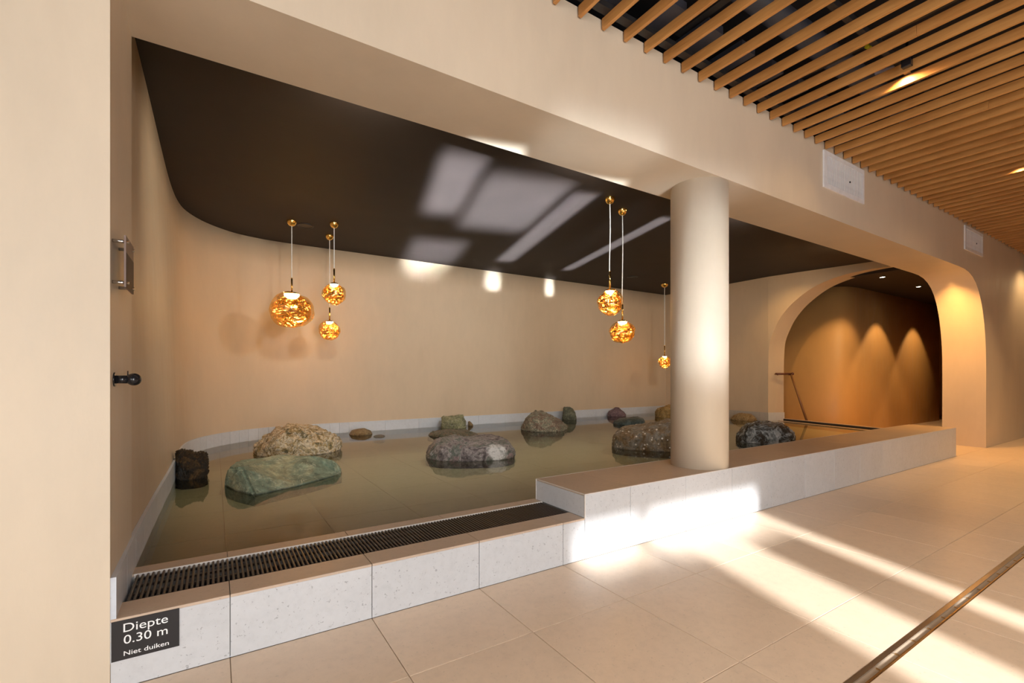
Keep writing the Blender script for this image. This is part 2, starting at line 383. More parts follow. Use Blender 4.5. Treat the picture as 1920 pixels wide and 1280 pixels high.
# water surface
GUT = [(9.76, 5.16), (9.24, 2.885)]
wp = [(XL, 2.885), (2.05, 2.885), (2.05, 2.872), (9.24, 2.872), (9.80, 5.30), (9.70, 5.9), (9.65, YB+.05), (1.2, YB+.04)]+[(p.x-.03, p.y+.03) for p in bc_[:78:3]][::-1]
bm = bm_new(); bm.faces.new([bm.verts.new((x, y, ZW)) for x, y in wp])
water = tag(obj('pool_water', bm, WATER, fix=False), 'still shallow pool water with boulders standing in it', 'water')
if water.data.polygons[0].normal.z < 0: water.data.flip_normals()
# ------------------------------------------------------------------ low curb with overflow grate (left of the bench)
curb = tag(thing('pool_curb', 'low stone step with grey tiled face along the front of the pool', 'step', (XL, D, 0)), kind='structure')
bm = bm_new(); box(bm, XL, BX0, D+.012, 2.478, 0, H1-.012); box(bm, XL, BX0, 2.792, 2.888, 0, H1-.012); box(bm, XL, BX0, 2.478, 2.792, 0, .16)
obj('core', local(bm, curb.location), GROUTG, curb)
xs = cell_xs(XL, BX0)
for a, b in zip(xs, xs[1:]):
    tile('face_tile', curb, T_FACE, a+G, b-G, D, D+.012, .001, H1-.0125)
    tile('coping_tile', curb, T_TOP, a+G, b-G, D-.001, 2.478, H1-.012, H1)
for a, b in zip(xs, xs[1:]): tile('inner_coping_tile', curb, T_TOP, a+G, b-G, 2.796, 2.893, H1-.012, H1)
for a, b in zip(xs, xs[1:]): tile('pool_side_tile', curb, T_POOL, a+G, b-G, 2.889, 2.896, ZP-.02, H1-.014)
bm = bm_new(); box(bm, XL+.018, BX0, 2.788, 2.796, H1-.03, H1+.002); o = obj('edge_profile', local(bm, curb.location), EDGE, curb); o['label'] = 'thin pale metal profile behind the grate'
# grate
gx0, gx1 = XL+.022, BX0-.003
gr = thing('drain_grate', 'long dark brown slatted overflow grate set into the pool step', 'grate', (gx0, 2.48, H1-.03))
bm0 = bm_new(); box(bm0, -.0055, .0055, 0, .302, -.012, 0, .003); bar = None
nb = int((gx1-gx0)/.0198)
for i in range(nb):
    if bar is None: bar = obj('grate_bar', bm0, GRATE, gr, (.011, .002, .030)); bm_me = bar.data
    else:
        o = bar.copy(); S.collection.objects.link(o); o.parent = gr; o.location = (.011+i*.0198, .002, .030)
for y in (.012, .105, .20, .292):
    bm = bm_new(); box(bm, 0, gx1-gx0, y-.005, y+.005, .006, .0175); obj('cross_rail', bm, GRATE, gr)
bm = bm_new(); box(bm, 0, gx1-gx0, .0, .304, -.076, -.070); obj('channel_bottom', bm, BLACKM, gr)
# ------------------------------------------------------------------ stone bench
bench = thing('stone_bench', 'long low tiled bench block with grey face running under the column', 'bench', (BX0, D, 0))
bm = bm_new(); box(bm, BX0+.012, BX1-.012, D+.012, DB-.008, 0, H2-.012); obj('core', local(bm, bench.location), GROUTG, bench)
xs = cell_xs(BX0, BX1)
for a, b in zip(xs, xs[1:]):
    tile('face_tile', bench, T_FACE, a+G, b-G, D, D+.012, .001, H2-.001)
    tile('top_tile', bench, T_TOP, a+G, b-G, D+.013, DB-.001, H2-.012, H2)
    tile('back_tile', bench, T_POOL, a+G, b-G, DB-.008, DB, ZP-.05, H2-.013)
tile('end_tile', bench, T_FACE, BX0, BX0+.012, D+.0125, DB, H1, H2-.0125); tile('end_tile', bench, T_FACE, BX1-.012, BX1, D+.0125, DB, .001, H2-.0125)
for nm, b_ in (('front_trim', (BX0, BX1, D-.002, D+.004, H2-.003, H2+.001)), ('back_trim', (BX0, BX1, DB-.004, DB+.001, H2-.003, H2+.001)), ('end_trim', (BX0-.001, BX0+.004, D, DB, H2-.003, H2+.001)),
               ('corner_trim', (BX0-.002, BX0+.004, D-.002, D+.004, H1, H2)), ('corner_trim', (BX0-.002, BX0+.004, DB-.004, DB+.001, H1, H2))):
    bm = bm_new(); box(bm, *b_); obj(nm, local(bm, bench.location), EDGE, bench)
# ------------------------------------------------------------------ column
bm = bm_new(); c = Vector((3.545, D+.237, H2)); cyl(bm, c, c+Vector((0, 0, ZB-H2+.005)), .235, n=96)
o = obj('column', local(bm, c), PLW, None, c); tag(o, 'round off-white plastered column standing on the bench', 'column'); o['kind'] = 'structure'
# ------------------------------------------------------------------ ceilings
bm = bm_new(); box(bm, -.7, 10.1, DB-.01, 8.2, ZC, ZC+.1); struct('ceiling', bm, DARK, 'flat dark brown ceiling over the pool', 'ceiling')
bm = bm_new(); box(bm, 10.05, 20, DB-.01, 9, 3.03, 3.13); struct('ceiling_corridor', bm, DARK, 'dark ceiling of the passage behind the arch', 'ceiling')
bm = bm_new(); box(bm, -4.2, 26, -4.2, 3.6, 4.35, 4.45); box(bm, -4.2, 26, 3.5, 3.6, 3.3, 4.35); struct('ceiling_plenum', bm, VOID, 'black void above the timber slats', 'ceiling')
# arch wall: near face follows a plan curve, opening outline from the arch
APL = [(9.62, 8.0), (9.62, 6.2), (9.60, 5.30), (9.68, 4.7), (9.78, 4.2), (9.9, 3.5), (10.0, 2.872)]
ARC = [(5.300, 1.25), (5.292, 1.56), (5.266, 1.885), (5.173, 2.15), (5.076, 2.343), (4.939, 2.526), (4.806, 2.658), (4.613, 2.81), (4.428, 2.92), (4.19, 3.005), (3.961, 3.055), (3.717, 3.078), (3.491, 3.086), (3.259, 3.087), (2.872, 3.08)]
def planx(y):
    for (xa, ya), (xb, yb) in zip(APL, APL[1:]):
        if ya >= y >= yb: return xa+(xb-xa)*(ya-y)/(ya-yb)
    return APL[-1][0]
ys = [8.0, 7.0, 6.2, 5.7, 5.301]; zs = [0, 0, 0, 0, 0]
arc = [(p.x, p.y) for p in cr(ARC, 5)]
ys += [5.3]+[a for a, b in arc[1:]]; zs += [1.2]+[b for a, b in arc[1:]]
E_ = Vector((.37, -.12))
bm = bm_new(); NN, FF = [], []
for y, z in zip(ys, zs):
    p = Vector((planx(y), y)); q = p+E_
    NN.append((bm.verts.new((*p, z)), bm.verts.new((*p, ZC+.01)))); FF.append((bm.verts.new((*q, z)), bm.verts.new((*q, ZC+.01))))
for i in range(len(ys)-1):
    bm.faces.new((NN[i][0], NN[i+1][0], NN[i+1][1], NN[i][1])); bm.faces.new((FF[i][0], FF[i][1], FF[i+1][1], FF[i+1][0]))
RV = [(bm.verts.new(a[0].co), bm.verts.new(b[0].co)) for a, b in zip(NN, FF)]
for i in range(len(ys)-1):
    f = bm.faces.new((RV[i][0], RV[i][1], RV[i+1][1], RV[i+1][0])); f.smooth = i > 4
bmesh.ops.recalc_face_normals(bm, faces=bm.faces)
struct('wall_right', bm, PL, 'beige plastered end wall of the pool pierced by the big arch', 'wall')
# skirting on the near face and round the arch reveal
sk2 = [Vector((9.62, 7.87)), Vector((9.62, 6.2)), Vector((9.60, 5.30))]
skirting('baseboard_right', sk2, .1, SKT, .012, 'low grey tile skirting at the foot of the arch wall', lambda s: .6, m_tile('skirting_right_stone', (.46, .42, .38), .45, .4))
bm = bm_new(); prism_z(bm, [(9.59, 5.296), (9.97, 5.174), (9.97, 5.164), (9.588, 5.286)], .1, SKT)
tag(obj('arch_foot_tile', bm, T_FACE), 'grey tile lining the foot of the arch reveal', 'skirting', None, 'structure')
# ------------------------------------------------------------------ gutter at the pool end
gv = Vector((9.24-9.80, 2.872-5.30)); gn = Vector((-gv.y, gv.x)).normalized(); gn = -gn if gn.x < 0 else gn
def gline(a, b, z0, z1):
    p, q = Vector(GUT[0]), Vector(GUT[1]); bm = bm_new()
    prism_z(bm, [tuple(p+gn*a), tuple(q+gn*a), tuple(q+gn*b), tuple(p+gn*b)], z0, z1); return bm
gut = thing('pool_end_gutter', 'narrow slot gutter closing the pool under the arch', 'gutter')
obj('inner_lip', gline(-.03, .03, .05, ZW+.006), T_TOP, gut); obj('slot_bottom', gline(.03, .12, .0, .15), BLACKM, gut); obj('outer_lip', gline(.12, .17, 0, ZW+.045), T_TOP, gut); obj('slot_lining', gline(.112, .1195, .05, ZW+.036), BLACKM, gut)
# ------------------------------------------------------------------ ochre partition behind the arch, far wall, corridor walls
OP = [(10.74, 9.0), (10.72, 6.2), (10.73, 5.5), (10.76, 5.05), (10.84, 4.72), (10.98, 4.52), (11.2, 4.43), (11.5, 4.403), (12.0, 4.40), (12.3, 4.40), (14.0, 4.40), (16.19, 4.40), (16.19, 9.0)]
oc = cr(OP[:9], 5)+[Vector(p) for p in OP[9:]]
bm = bm_new(); a = [bm.verts.new((*p, 0)) for p in oc]; b = [bm.verts.new((*p, 3.04)) for p in oc]
for i in range(len(oc)-1): f = bm.faces.new((a[i], a[i+1], b[i+1], b[i])); f.smooth = i < 42
bm.faces.new(b); bm.faces.new((a[-1], a[0], b[0], b[-1]))
struct('wall_partition', bm, PLO, 'ochre plastered partition with a rounded corner seen through the arch', 'wall')
bm = bm_new(); box(bm, 18.0, 18.2, DB, 9, 0, 3.04); struct('wall_far', bm, PLO, 'brown end wall glimpsed beyond the ochre partition', 'wall')
bm = bm_new(); box(bm, 9.6, 18.2, 9.0, 9.2, 0, 3.3); struct('wall_behind', bm, PLO)
bm = bm_new(); box(bm, 25.8, 26, -4.2, D, 0, 4.35); struct('wall_east', bm, PL)
# camera side of the hall: solid west wall, south wall with a tall window
def wall_y(name, y, xa, xb, z1, holes, th=.2):
    bm = bm_new(); x = xa
    for h0, h1, s0, s1 in holes:
        box(bm, x, h0, y-th, y, 0, z1); box(bm, h0, h1, y-th, y, s1, z1)
        if s0 > 0: box(bm, h0, h1, y-th, y, 0, s0)
        x = h1
    box(bm, x, xb, y-th, y, 0, z1); return struct(name, bm, PL)
wall_y('wall_south', -4.0, -4.2, 26, 4.35, [(-.28, 1.83, .0, 3.07)])
bm = bm_new(); box(bm, -4.2, -4.0, -4.2, D, 0, 4.35); struct('wall_west', bm, PL)
def window(name, x0, x1, z0, z1, bars):
    t = tag(thing(name, 'tall glazed opening behind the camera', 'window', (x0, -4.1, z0)), kind='structure')
    bm = bm_new(); f = .05
    box(bm, 0, x1-x0, -.03, .03, 0, .04); box(bm, 0, x1-x0, -.03, .03, z1-z0-.04, z1-z0)
    box(bm, 0, .04, -.03, .03, .04, z1-z0-.04); box(bm, x1-x0-.02, x1-x0, -.03, .03, .04, z1-z0-.04); obj('window_frame', bm, BLACKM, t)
    for b0, b1, c0, c1 in bars: bm = bm_new(); box(bm, b0-x0, b1-x0, -.03, .03, c0, c1); obj('mullion', bm, BLACKM, t)
    return t
w1 = window('window_1', -.28, 1.83, 0, 3.07, [(.335, .425, .04, 3.03)])
for x0_, x1_, z_ in ((-.24, .352, 2.74), (.412, .66, 2.70), (1.15, 1.61, 2.66)):  # unseen panels added to block sun and shape the floor patches
    bm = bm_new(); box(bm, x0_+.28, x1_+.28, -.012, .012, .04, z_); obj('sun_blocker', bm, WHITE, w1)
# ------------------------------------------------------------------ timber slat ceiling
slats = thing('slat_ceiling', 'suspended ceiling of parallel oak slats with dark gaps above the hall', 'ceiling', (0, D, 3.495)); slats['kind'] = 'structure'
random.seed(4)
SP = .2037; xk = 1.982-SP*9
def slat_mesh(L, nm):
    bm = bm_new(); box(bm, -.0125, .0125, -L, 0, 0, .072, .0015); bmesh.ops.recalc_face_normals(bm, faces=bm.faces)
    me = bpy.data.meshes.new(nm); bm.to_mesh(me); bm.free(); me.materials.append(WOOD); return me
lens = [1.1, 1.7, 2.3, 2.9]; LM = {l: slat_mesh(l, 'slat') for l in lens}; REST = {l: slat_mesh(6.1-l, 'slat') for l in lens}
k = 0
while xk < 25.6:
    l = random.choice(lens)
    for me, y in ((LM[l], -.012), (REST[l], -.0135-l)):
        if k > 75 and me is not LM[l]: pass
        o = bpy.data.objects.new('slat', me); S.collection.objects.link(o); o.parent = slats; o.location = (xk, y, 0)
    xk += SP; k += 1
bm = bm_new(); box(bm, 0, 26, -.9, -.86, .074, .12); box(bm, 0, 26, -2.4, -2.36, .074, .12); box(bm, 0, 26, -.10, -.04, .074, .11); obj('carrier_rail', bm, BLACKM, slats)
# plenum clutter
pl = thing('plenum_ducts', 'dark ducts and hangers glimpsed above the oak slats', 'duct', (0, 0, 3.8))
bm = bm_new(); cyl(bm, (.5, 1.9, .10), (14, 1.9, .10), .09, n=16); obj('duct', bm, DUCT, pl)
bm = bm_new(); cyl(bm, (.5, .6, .30), (16, .6, .30), .16, n=18); obj('duct', bm, DUCT, pl)
for i in range(26):
    bm = bm_new(); box(bm, .9+i*.41, 1.07+i*.41, 2.05, 2.33, -.13, -.07); obj('bracket', bm, DUCT, pl)
for i in range(8):
    bm = bm_new(); box(bm, 1.6+i*1.3, 1.66+i*1.3, -1, 2.3, -.06, .0); obj('joist', bm, BLACKM, pl)
# ------------------------------------------------------------------ wall grilles
def grille(x0, x1, z0, z1, nv, label):
    t = thing('air_grille', label, 'vent', (x0, D, z0)); w_, h_ = x1-x0, z1-z0; f = .045
    bm = bm_new()
    for a in ((0, w_, 0, f), (0, w_, h_-f, h_), (0, f, f, h_-f), (w_-f, w_, f, h_-f)): box(bm, a[0], a[1], -.016, -.001, a[2], a[3])
    obj('frame', bm, WHITE, t)
    bm = bm_new(); box(bm, f, w_-f, -.002, -.001, f, h_-f); obj('backing', bm, m_plain('grille_backing', (.22, .22, .23), .6), t)
    for i in range(nv):
        x = f+(w_-2*f)*(i+.5)/nv; bm = bm_new(); s = (w_-2*f)/nv*.30
        box(bm, -s, s, -.012, -.002, f, h_-f); obj('blade', bm, WHITE, t, (x, 0, 0))
    bm = bm_new(); cyl(bm, (w_*.62, -.019, h_*.45), (w_*.62, -.012, h_*.45), .010, n=10); obj('adjuster', bm, BLACKM, t)
grille(5.205, 6.125, 3.105, 3.480, 26, 'larger white louvred air grille on the front wall right of the column')
grille(9.59, 10.48, 3.105, 3.470, 26, 'smaller-looking white air grille further along near the arch corner')
# ------------------------------------------------------------------ depth sign
def text_mesh(s, w_, h_, parent, loc, name, bold=0):
    cu = bpy.data.curves.new('t', 'FONT'); cu.body = s; cu.size = 1; cu.offset = bold; cu.extrude = .0
    to_ = bpy.data.objects.new('t', cu); S.collection.objects.link(to_); dg = bpy.context.evaluated_depsgraph_get(); dg.update()
    me = bpy.data.meshes.new_from_object(to_.evaluated_get(dg)); bpy.data.objects.remove(to_)
    xs_ = [v.co.x for v in me.vertices]; x0, x1 = min(xs_), max(xs_)
    cap = .70
    for v in me.vertices: v.co = Vector(((v.co.x-x0)/(x1-x0)*w_, 0, v.co.y/cap*h_))
    me.materials.clear(); me.materials.append(WHITEV); o = bpy.data.objects.new(name, me); S.collection.objects.link(o); o.parent = parent; o.location = loc; return o
sg = thing('depth_sign', 'dark pool depth sign with white lettering on the step face, lower left', 'sign', (-.331, D, .107))
bm = bm_new(); box(bm, 0, .211, -.004, -.0003, 0, .152, .0005); obj('panel', bm, SIGN, sg)
text_mesh('Diepte', .138, .033, sg, (.036, -.0046, .152*.695), 'lettering', .0)
text_mesh('0.30 m', .136, .033, sg, (.037, -.0046, .152*.395), 'lettering', .0)
text_mesh('Niet duiken', .140, .0175, sg, (.037, -.0046, .152*.10), 'lettering', .006)
# ------------------------------------------------------------------ acrylic plate on the left reveal
ap = thing('acrylic_plate', 'small smoky acrylic notice plate on steel standoffs, left reveal', 'plate', (XL, 2.33, 1.54))
bm = bm_new(); box(bm, .040, .046, 0, .20, 0, .20); obj('plate', bm, ACRYL, ap)
bm = bm_new(); box(bm, .0462, .0466, .0, .2, .0, .135); obj('print', bm, m_plain('plate_print', (.07, .05, .042), .6, 0, Specular_IOR_Level=.15), ap)
for y in (.025, .175):
    for z in (.02, .18): bm = bm_new(); cyl(bm, (.001, y, z), (.052, y, z), .0065, n=14); obj('standoff', bm, STEEL, ap)
# black ball-ended hook
hk = thing('wall_hook', 'glossy black ball-ended rail holder on the left reveal below the plate', 'hook', (XL, 2.40, 1.182))
bm = bm_new(); cyl(bm, (.0, 0, 0), (.005, 0, 0), .028, n=24); obj('flange', bm, BLACK, hk)
bm = bm_new(); cyl(bm, (.004, 0, 0), (.045, 0, 0), .016, n=20); obj('stem', bm, BLACK, hk)
bm = bm_new(); bmesh.ops.create_uvsphere(bm, u_segments=28, v_segments=18, radius=.025); bmesh.ops.scale(bm, vec=(1, 1.35, 1), verts=bm.verts)
for f in bm.faces: f.smooth = True
obj('ball', bm, BLACK, hk, (.062, 0, 0))
bm = bm_new(); cyl(bm, (.043, 0, .016), (.043, 0, .034), .002, n=8); obj('pin', bm, BLACK, hk)
# handrail in the arch reveal
hr = thing('handrail', 'short dark copper handrail fixed to the arch reveal', 'handrail', (9.70, 5.20, 1.222))
bm = bm_new(); cyl(bm, (0, 0, 0), (.30, -.16, 0), .021, n=16); obj('rail', bm, COPPER, hr)
for t_ in (.12, .85): bm = bm_new(); p = Vector((.30*t_, -.16*t_, 0)); cyl(bm, p+Vector((.0, .06-.0*t_, -.005)), p, .010, n=12); cyl(bm, p+Vector((0, 0, -.03)), p, .012, n=12); obj('bracket', bm, COPPER, hr)
bm = bm_new(); bmesh.ops.create_uvsphere(bm, u_segments=16, v_segments=12, radius=.030); obj('end_knob', bm, COPPER, hr, (.315, -.17, 0))
e_ = gz(1513, 789, .29)-Vector((9.70, 5.20, 1.222)); bm = bm_new(); cyl(bm, (.29, -.155, -.01), e_, .020, .024, n=14)  # tapered brown tube from the copper rail's end down to the gutter
o = obj('sloping_bar', bm, m_plain('brown_bar', (.22, .10, .035), .5), hr); o['label'] = 'brown bar running down to the gutter'
# ------------------------------------------------------------------ floor drain slot
dr = thing('floor_drain', 'thin steel and brass slot drain crossing the floor tiles', 'drain', (-1, .797, -.01))
bm = bm_new(); box(bm, 0, 19, .031, .051, 0, .0115); obj('steel_edge', bm, STEEL, dr)
bm = bm_new(); box(bm, 0, 19, .0, .006, 0, .0115); obj('brass_edge', bm, BRASS, dr)
bm = bm_new(); box(bm, 0, 19, .006, .031, -.02, -.006); obj('slot', bm, BLACKM, dr)
bm = bm_new(); box(bm, 0, 19, .022, .025, -.01, .0); obj('inner_strip', bm, BLACKM, dr)
for i in range(60): bm = bm_new(); box(bm, -.002, .002, .010, .024, .003, .0100); obj('spacer', bm, BRASS, dr, (1.2+i*.19, 0, 0))
# ------------------------------------------------------------------ ceiling speakers and downlights
def disc(name, x, y, z, r, label, cat, lens, ring=BLACKM, grp=None, h=.02):
    t = thing(name, label, cat, (x, y, z), grp)
    bm = bm_new(); lathe(bm, (0, 0, 0), [(r, 0), (r, -.008), (r*.94, -.012), (r*.80, -.010), (r*.78, -.002)]); obj('ring', bm, ring, t)
    bm = bm_new(); cyl(bm, (0, 0, -.003), (0, 0, -.006), r*.79, n=28); obj('lens' if 'light' in name else 'cover', bm, lens, t); return t
SPK = m_plain('speaker_cloth', (.10, .085, .07), .7)
disc('ceiling_speaker', 1.035, 6.83, ZC, .105, 'round ceiling speaker beside the left pendant canopies', 'speaker', SPK)
disc('ceiling_speaker', 7.26, 6.81, ZC, .105, 'round ceiling speaker near the far right of the pool ceiling', 'speaker', BLACKM)
disc('downlight', 10.52, 3.67, 3.03, .05, 'glaring recessed downlight just behind the arch crown', 'light', SPOTLENS)
disc('downlight', 12.30, 3.67, 3.03, .05, 'second recessed downlight, deeper in the passage behind the arch', 'light', SPOTLENS)
# ------------------------------------------------------------------ fixtures among the slats
tr = thing('track_spotlight', 'small black cube spotlight hanging between the oak slats', 'spotlight', (4.33, 1.36, 3.49))
bm = bm_new(); box(bm, -.022, .022, -.03, .03, -.012, .05, .004); obj('head', bm, BLACK, tr)
bm = bm_new(); cyl(bm, (0, 0, .04), (0, 0, .2), .008, n=10); obj('stem', bm, BLACK, tr)
bm = bm_new(); cyl(bm, (4.44, 1.60, 3.60), (4.475, 1.45, 3.60), .014, n=12); tag(obj('silver_tube', bm, m_plain('lilac_metal', (.45, .45, .6), .4)), 'short pale tube seen in the gap beside the cube spotlight', 'tube')
bm = bm_new(); cyl(bm, (4.02, 1.50, 3.60), (4.07, 1.48, 3.60), .016, n=12); tag(obj('yellow_connector', bm, YEL), 'tiny yellow cable connector in a gap between slats', 'connector')
# ------------------------------------------------------------------ pendants
def blob_mesh(name, rx, rz, seed, amp=.16, hole=True):
    bm = bm_new(); bmesh.ops.create_icosphere(bm, subdivisions=5, radius=1)
    off = Vector((seed*3.1, seed*1.7, seed*.9))
    for v in bm.verts:
        p = v.co.normalized(); d = 1+amp*noise.noise(p*1.3+off)+amp*.35*noise.noise(p*2.9+off)
        if p.z > .93: d *= 1-(p.z-.93)*1.2
        v.co = Vector((p.x*rx, p.y*rx, p.z*rz))*d
    for f in bm.faces: f.smooth = True
    me = bpy.data.meshes.new(name); bm.to_mesh(me); bm.free(); me.materials.append(AMBER if name == 'shade' else AMBER2); return me
def pendant(x, y, zball, rx, rz, stem, seed, label, grp, can=.075, e=14, kink=0):
    t = thing('pendant_lamp', label, 'lamp', (x, y, ZC), grp)
    bm = bm_new(); lathe(bm, (0, 0, 0), [(can, 0), (can*.97, -.018), (can*.85, -.038), (can*.6, -.058), (can*.3, -.068), (0, -.07)]); obj('canopy', bm, GOLD, t)
    zt = zball-ZC+rz*.97
    bm = bm_new(); m = 14; L = -.07-(zt+stem)
    for i in range(m):
        a, b = i/m, (i+1)/m; kx = lambda s: kink*math.sin(s*PI*1.5)
        cyl(bm, (kx(a), 0, -.07-L*a), (kx(b), 0, -.07-L*b), .0055, n=8, cap=False)
    obj('cable', bm, CABLE, t)
    bm = bm_new(); cyl(bm, (0, 0, zt+stem), (0, 0, zt), .011, n=14); cyl(bm, (0, 0, zt+stem+.012), (0, 0, zt+stem), .006, .011, n=14); obj('stem', bm, GOLD, t)
    bm = bm_new(); lathe(bm, (0, 0, zt), [(0, .012), (rx*.25, .008), (rx*.36, -.004), (rx*.36, -.012)]); obj('cap', bm, GOLD, t)
    sh = bpy.data.objects.new('shade', blob_mesh('shade', rx, rz, seed)); S.collection.objects.link(sh); sh.parent = t; sh.location = (0, 0, zball-ZC)
    ih = bpy.data.objects.new('inner_glass', blob_mesh('inner_glass', rx*.90, rz*.90, seed+.35, .22)); S.collection.objects.link(ih); ih.parent = t; ih.location = (0, 0, zball-ZC-rz*.03)
    bm = bm_new(); lathe(bm, (0, 0, zt-rz*.06), [(0, -.004), (rx*.36, -.004), (rx*.34, -.12*rz), (rx*.22, -.26*rz), (0, -.32*rz)]); obj('diffuser', bm, LED, t)
    l = bpy.data.lights.new('lamp_light', 'POINT'); l.energy = e; l.color = (1.0, .66, .30); l.shadow_soft_size = .05
    lo = bpy.data.objects.new('lamp_light', l); S.collection.objects.link(lo); lo.parent = t; lo.location = (0, 0, zball-ZC-.0*rz)
    return t
pendant(.854, 6.724, 2.05, .262, .228, .19, 3, 'largest amber glass pendant, left of the three over the left end', 'pendant lamps over the pool', .062, 26)
pendant(1.341, 6.516, 2.275, .148, .143, .19, 1, 'small amber pendant hanging highest in the left cluster', 'pendant lamps over the pool', .058, 12)
pendant(1.404, 7.124, 1.845, .138, .138, .19, 2, 'small amber pendant hanging lowest in the left cluster', 'pendant lamps over the pool', .058, 12)
pendant(3.804, 3.908, 2.03, .145, .142, .21, 5, 'upper amber pendant of the pair left of the column', 'pendant lamps over the pool', .058, 12, .006)
pendant(4.203, 4.103, 1.725, .155, .140, .20, 7, 'lower amber pendant of the pair left of the column', 'pendant lamps over the pool', .058, 12, .006)
pendant(8.464, 6.986, 1.49, .132, .140, .22, 9, 'single small distant amber pendant close beside the column edge', 'pendant lamps over the pool', .08, 12)
# warm light fittings of the room, then added fill spots
spot('passage_spot', (10.52, 3.67, 2.99), (.02, .30, -1), 65, 90)
spot('passage_spot', (12.30, 3.67, 2.99), (0, .16, -1), 85, 80, blend=.35)
spot('passage_spot', (14.40, 3.67, 2.99), (0, .16, -1), 85, 80, blend=.35)
spot('slat_spot', (4.555, 1.465, 3.56), (.1, -.12, -1), 12, 158, blend=.5, rad=.015)
spot('slat_spot', (7.60, 1.40, 3.54), (0, -.12, -1), 10, 158, blend=.6, rad=.015)
spot('slat_spot', (7.60, 1.30, 3.50), (.05, .0, -1), 170, 80, blend=.8, rad=.02)
spot('slat_spot', (10.4, .9, 3.57), (0, .1, -1), 130, 90, blend=.8)
spot('slat_spot', (12.93, 1.75, 3.35), (0, .30, -1), 50, 120, blend=.8)
spot('slat_spot', (16.0, 1.70, 3.45), (0, .25, -1), 120, 190, blend=.8)
ORANGE = (1.0, .58, .20)
for k_ in range(9):      # row of unseen fill spots added to brighten the hall floor
    spot('hall_fill', (-1.2+k_*1.75, -1.1, 3.47), (0, .05, -1), 100, 125, (1, .86, .70) if k_ < 4 else (1, .66, .34), 1.0, .05)
spot('arch_glow_fill', (8.7, 4.6, ZC-.03), (.75, .1, -1.3), 45, 100, ORANGE, 1)  # unseen spot added for the golden glow on the arch wall
spot('pier_fill', (7.4, 3.7, 2.7), (1, -.34, -.62), 120, 85, (1, .46, .09), 1)  # unseen orange spot added to colour the pier reveal
spot('passage_spot', (10.0, 2.6, 2.7), (.2, 0, -1), 150, 130, (1, .5, .14), .9)  # added orange fill with no fitting, warming pier and passage
# ------------------------------------------------------------------ rocks
def rock(name, label, mat, top, front, T, seed=0, amp=.05, pz=.75, ridge=.45, wpow=.5, zb=ZP-.01, grp='boulders in the pool', rough=1.0):
    """top: silhouette pixels left->right (ends on the water line); front: v of the water line at mid; T: thickness away from the viewer"""
    uc = (top[0][0]+top[-1][0])/2; c0 = gz(uc, front, ZW); vd = Vector((c0.x, c0.y, 0)).normalized(); rd = Vector((vd.y, -vd.x, 0))
    ex = (c0+vd*T).y+.10-(YB-.03)
    if ex > 0: c0 -= vd*(ex/vd.y)
    cen = c0+vd*(T*ridge); cen.z = ZW
    dist = cen.xy.length
    S_, Hh = [], []
    for u, v in top:
        d = ray(u, v); k = (cen-C0).dot(vd)/d.dot(vd); p = C0+d*k; S_.append((p-cen).dot(rd)); Hh.append(max(0, p.z-ZW))
    s0, s1 = S_[0], S_[-1]
    def hh(s):
        for i in range(len(S_)-1):
            if s <= S_[i+1]+1e-9: f = (s-S_[i])/max(1e-6, S_[i+1]-S_[i]); return Hh[i]+(Hh[i+1]-Hh[i])*f
        return 0
    NU, NV = 110, 64; bm = bm_new(); hm = max(Hh); grid = []
    off = Vector((seed*5.3, seed*2.9, seed*7.7)); sc = 3.2/max(.25, (s1-s0))
    for i in range(NU+1):
        a = i/NU; s = s0+(s1-s0)*(.5-.5*math.cos(PI*a)); q = abs(2*(s-s0)/(s1-s0)-1)
        w_ = (max(0, 1-q**2.6))**wpow; h_ = hh(s); col = []
        for j in range(NV+1):
            b = j/NV; ang = -.55+(PI+1.1)*b
            cz, sz = math.cos(ang), math.sin(ang)
            y = -math.copysign(abs(cz)**.8, cz)*T*.5*w_
            if sz >= 0: z = (sz**pz)*h_; yy_ = y+T*(.5-ridge)*(1-sz)*w_
            else: z = sz/math.sin(.55)*(ZW-zb); yy_ = y+T*(.5-ridge)*w_
            P_ = cen+rd*s+vd*yy_+Vector((0, 0, z)); col.append(bm.verts.new(P_))
        grid.append(col)
    for i in range(NU):
        for j in range(NV):
            f = bm.faces.new((grid[i][j], grid[i+1][j], grid[i+1][j+1], grid[i][j+1])); f.smooth = True
    bmesh.ops.remove_doubles(bm, verts=bm.verts, dist=.0008)
    bmesh.ops.recalc_face_normals(bm, faces=bm.faces); bm.normal_update()
    A = amp*(s1-s0)
    mv = []
    for v in bm.verts:
        p = v.co*sc+off
        d = noise.noise(p*1.1)*.8+noise.noise(p*2.7)*.55+(abs(noise.noise(p*5.0))-.25)*.75*rough+(abs(noise.noise(p*11))-.2)*.36*rough+noise.noise(p*22)*.12
        k = 1 if v.co.z > ZW+.02 else .5
        mv.append((v, v.normal*d*A*k))
    for v, d in mv: v.co += d
    me_c = Vector((cen.x, cen.y, zb)); bmesh.ops.translate(bm, vec=-me_c, verts=bm.verts)
    o = obj(name, bm, mat, None, me_c, fix=False); tag(o, label, 'rock', grp)
    return o
R_DK = m_rock('rock_dark_brown', [(.3, (.010, .008, .006)), (.5, (.035, .022, .012)), (.62, (.12, .062, .02)), (.75, (.05, .04, .03))], 7, rough=.25)
R_CR = m_rock('rock_cream_gold', [(.25, (.06, .07, .05)), (.40, (.18, .15, .08)), (.47, (.52, .36, .15)), (.54, (.85, .72, .52)), (.60, (.30, .22, .10)), (.68, (.80, .66, .42)), (.78, (.10, .12, .09))], 5, (.85, .78, .65), 6, .03, rough=.6)
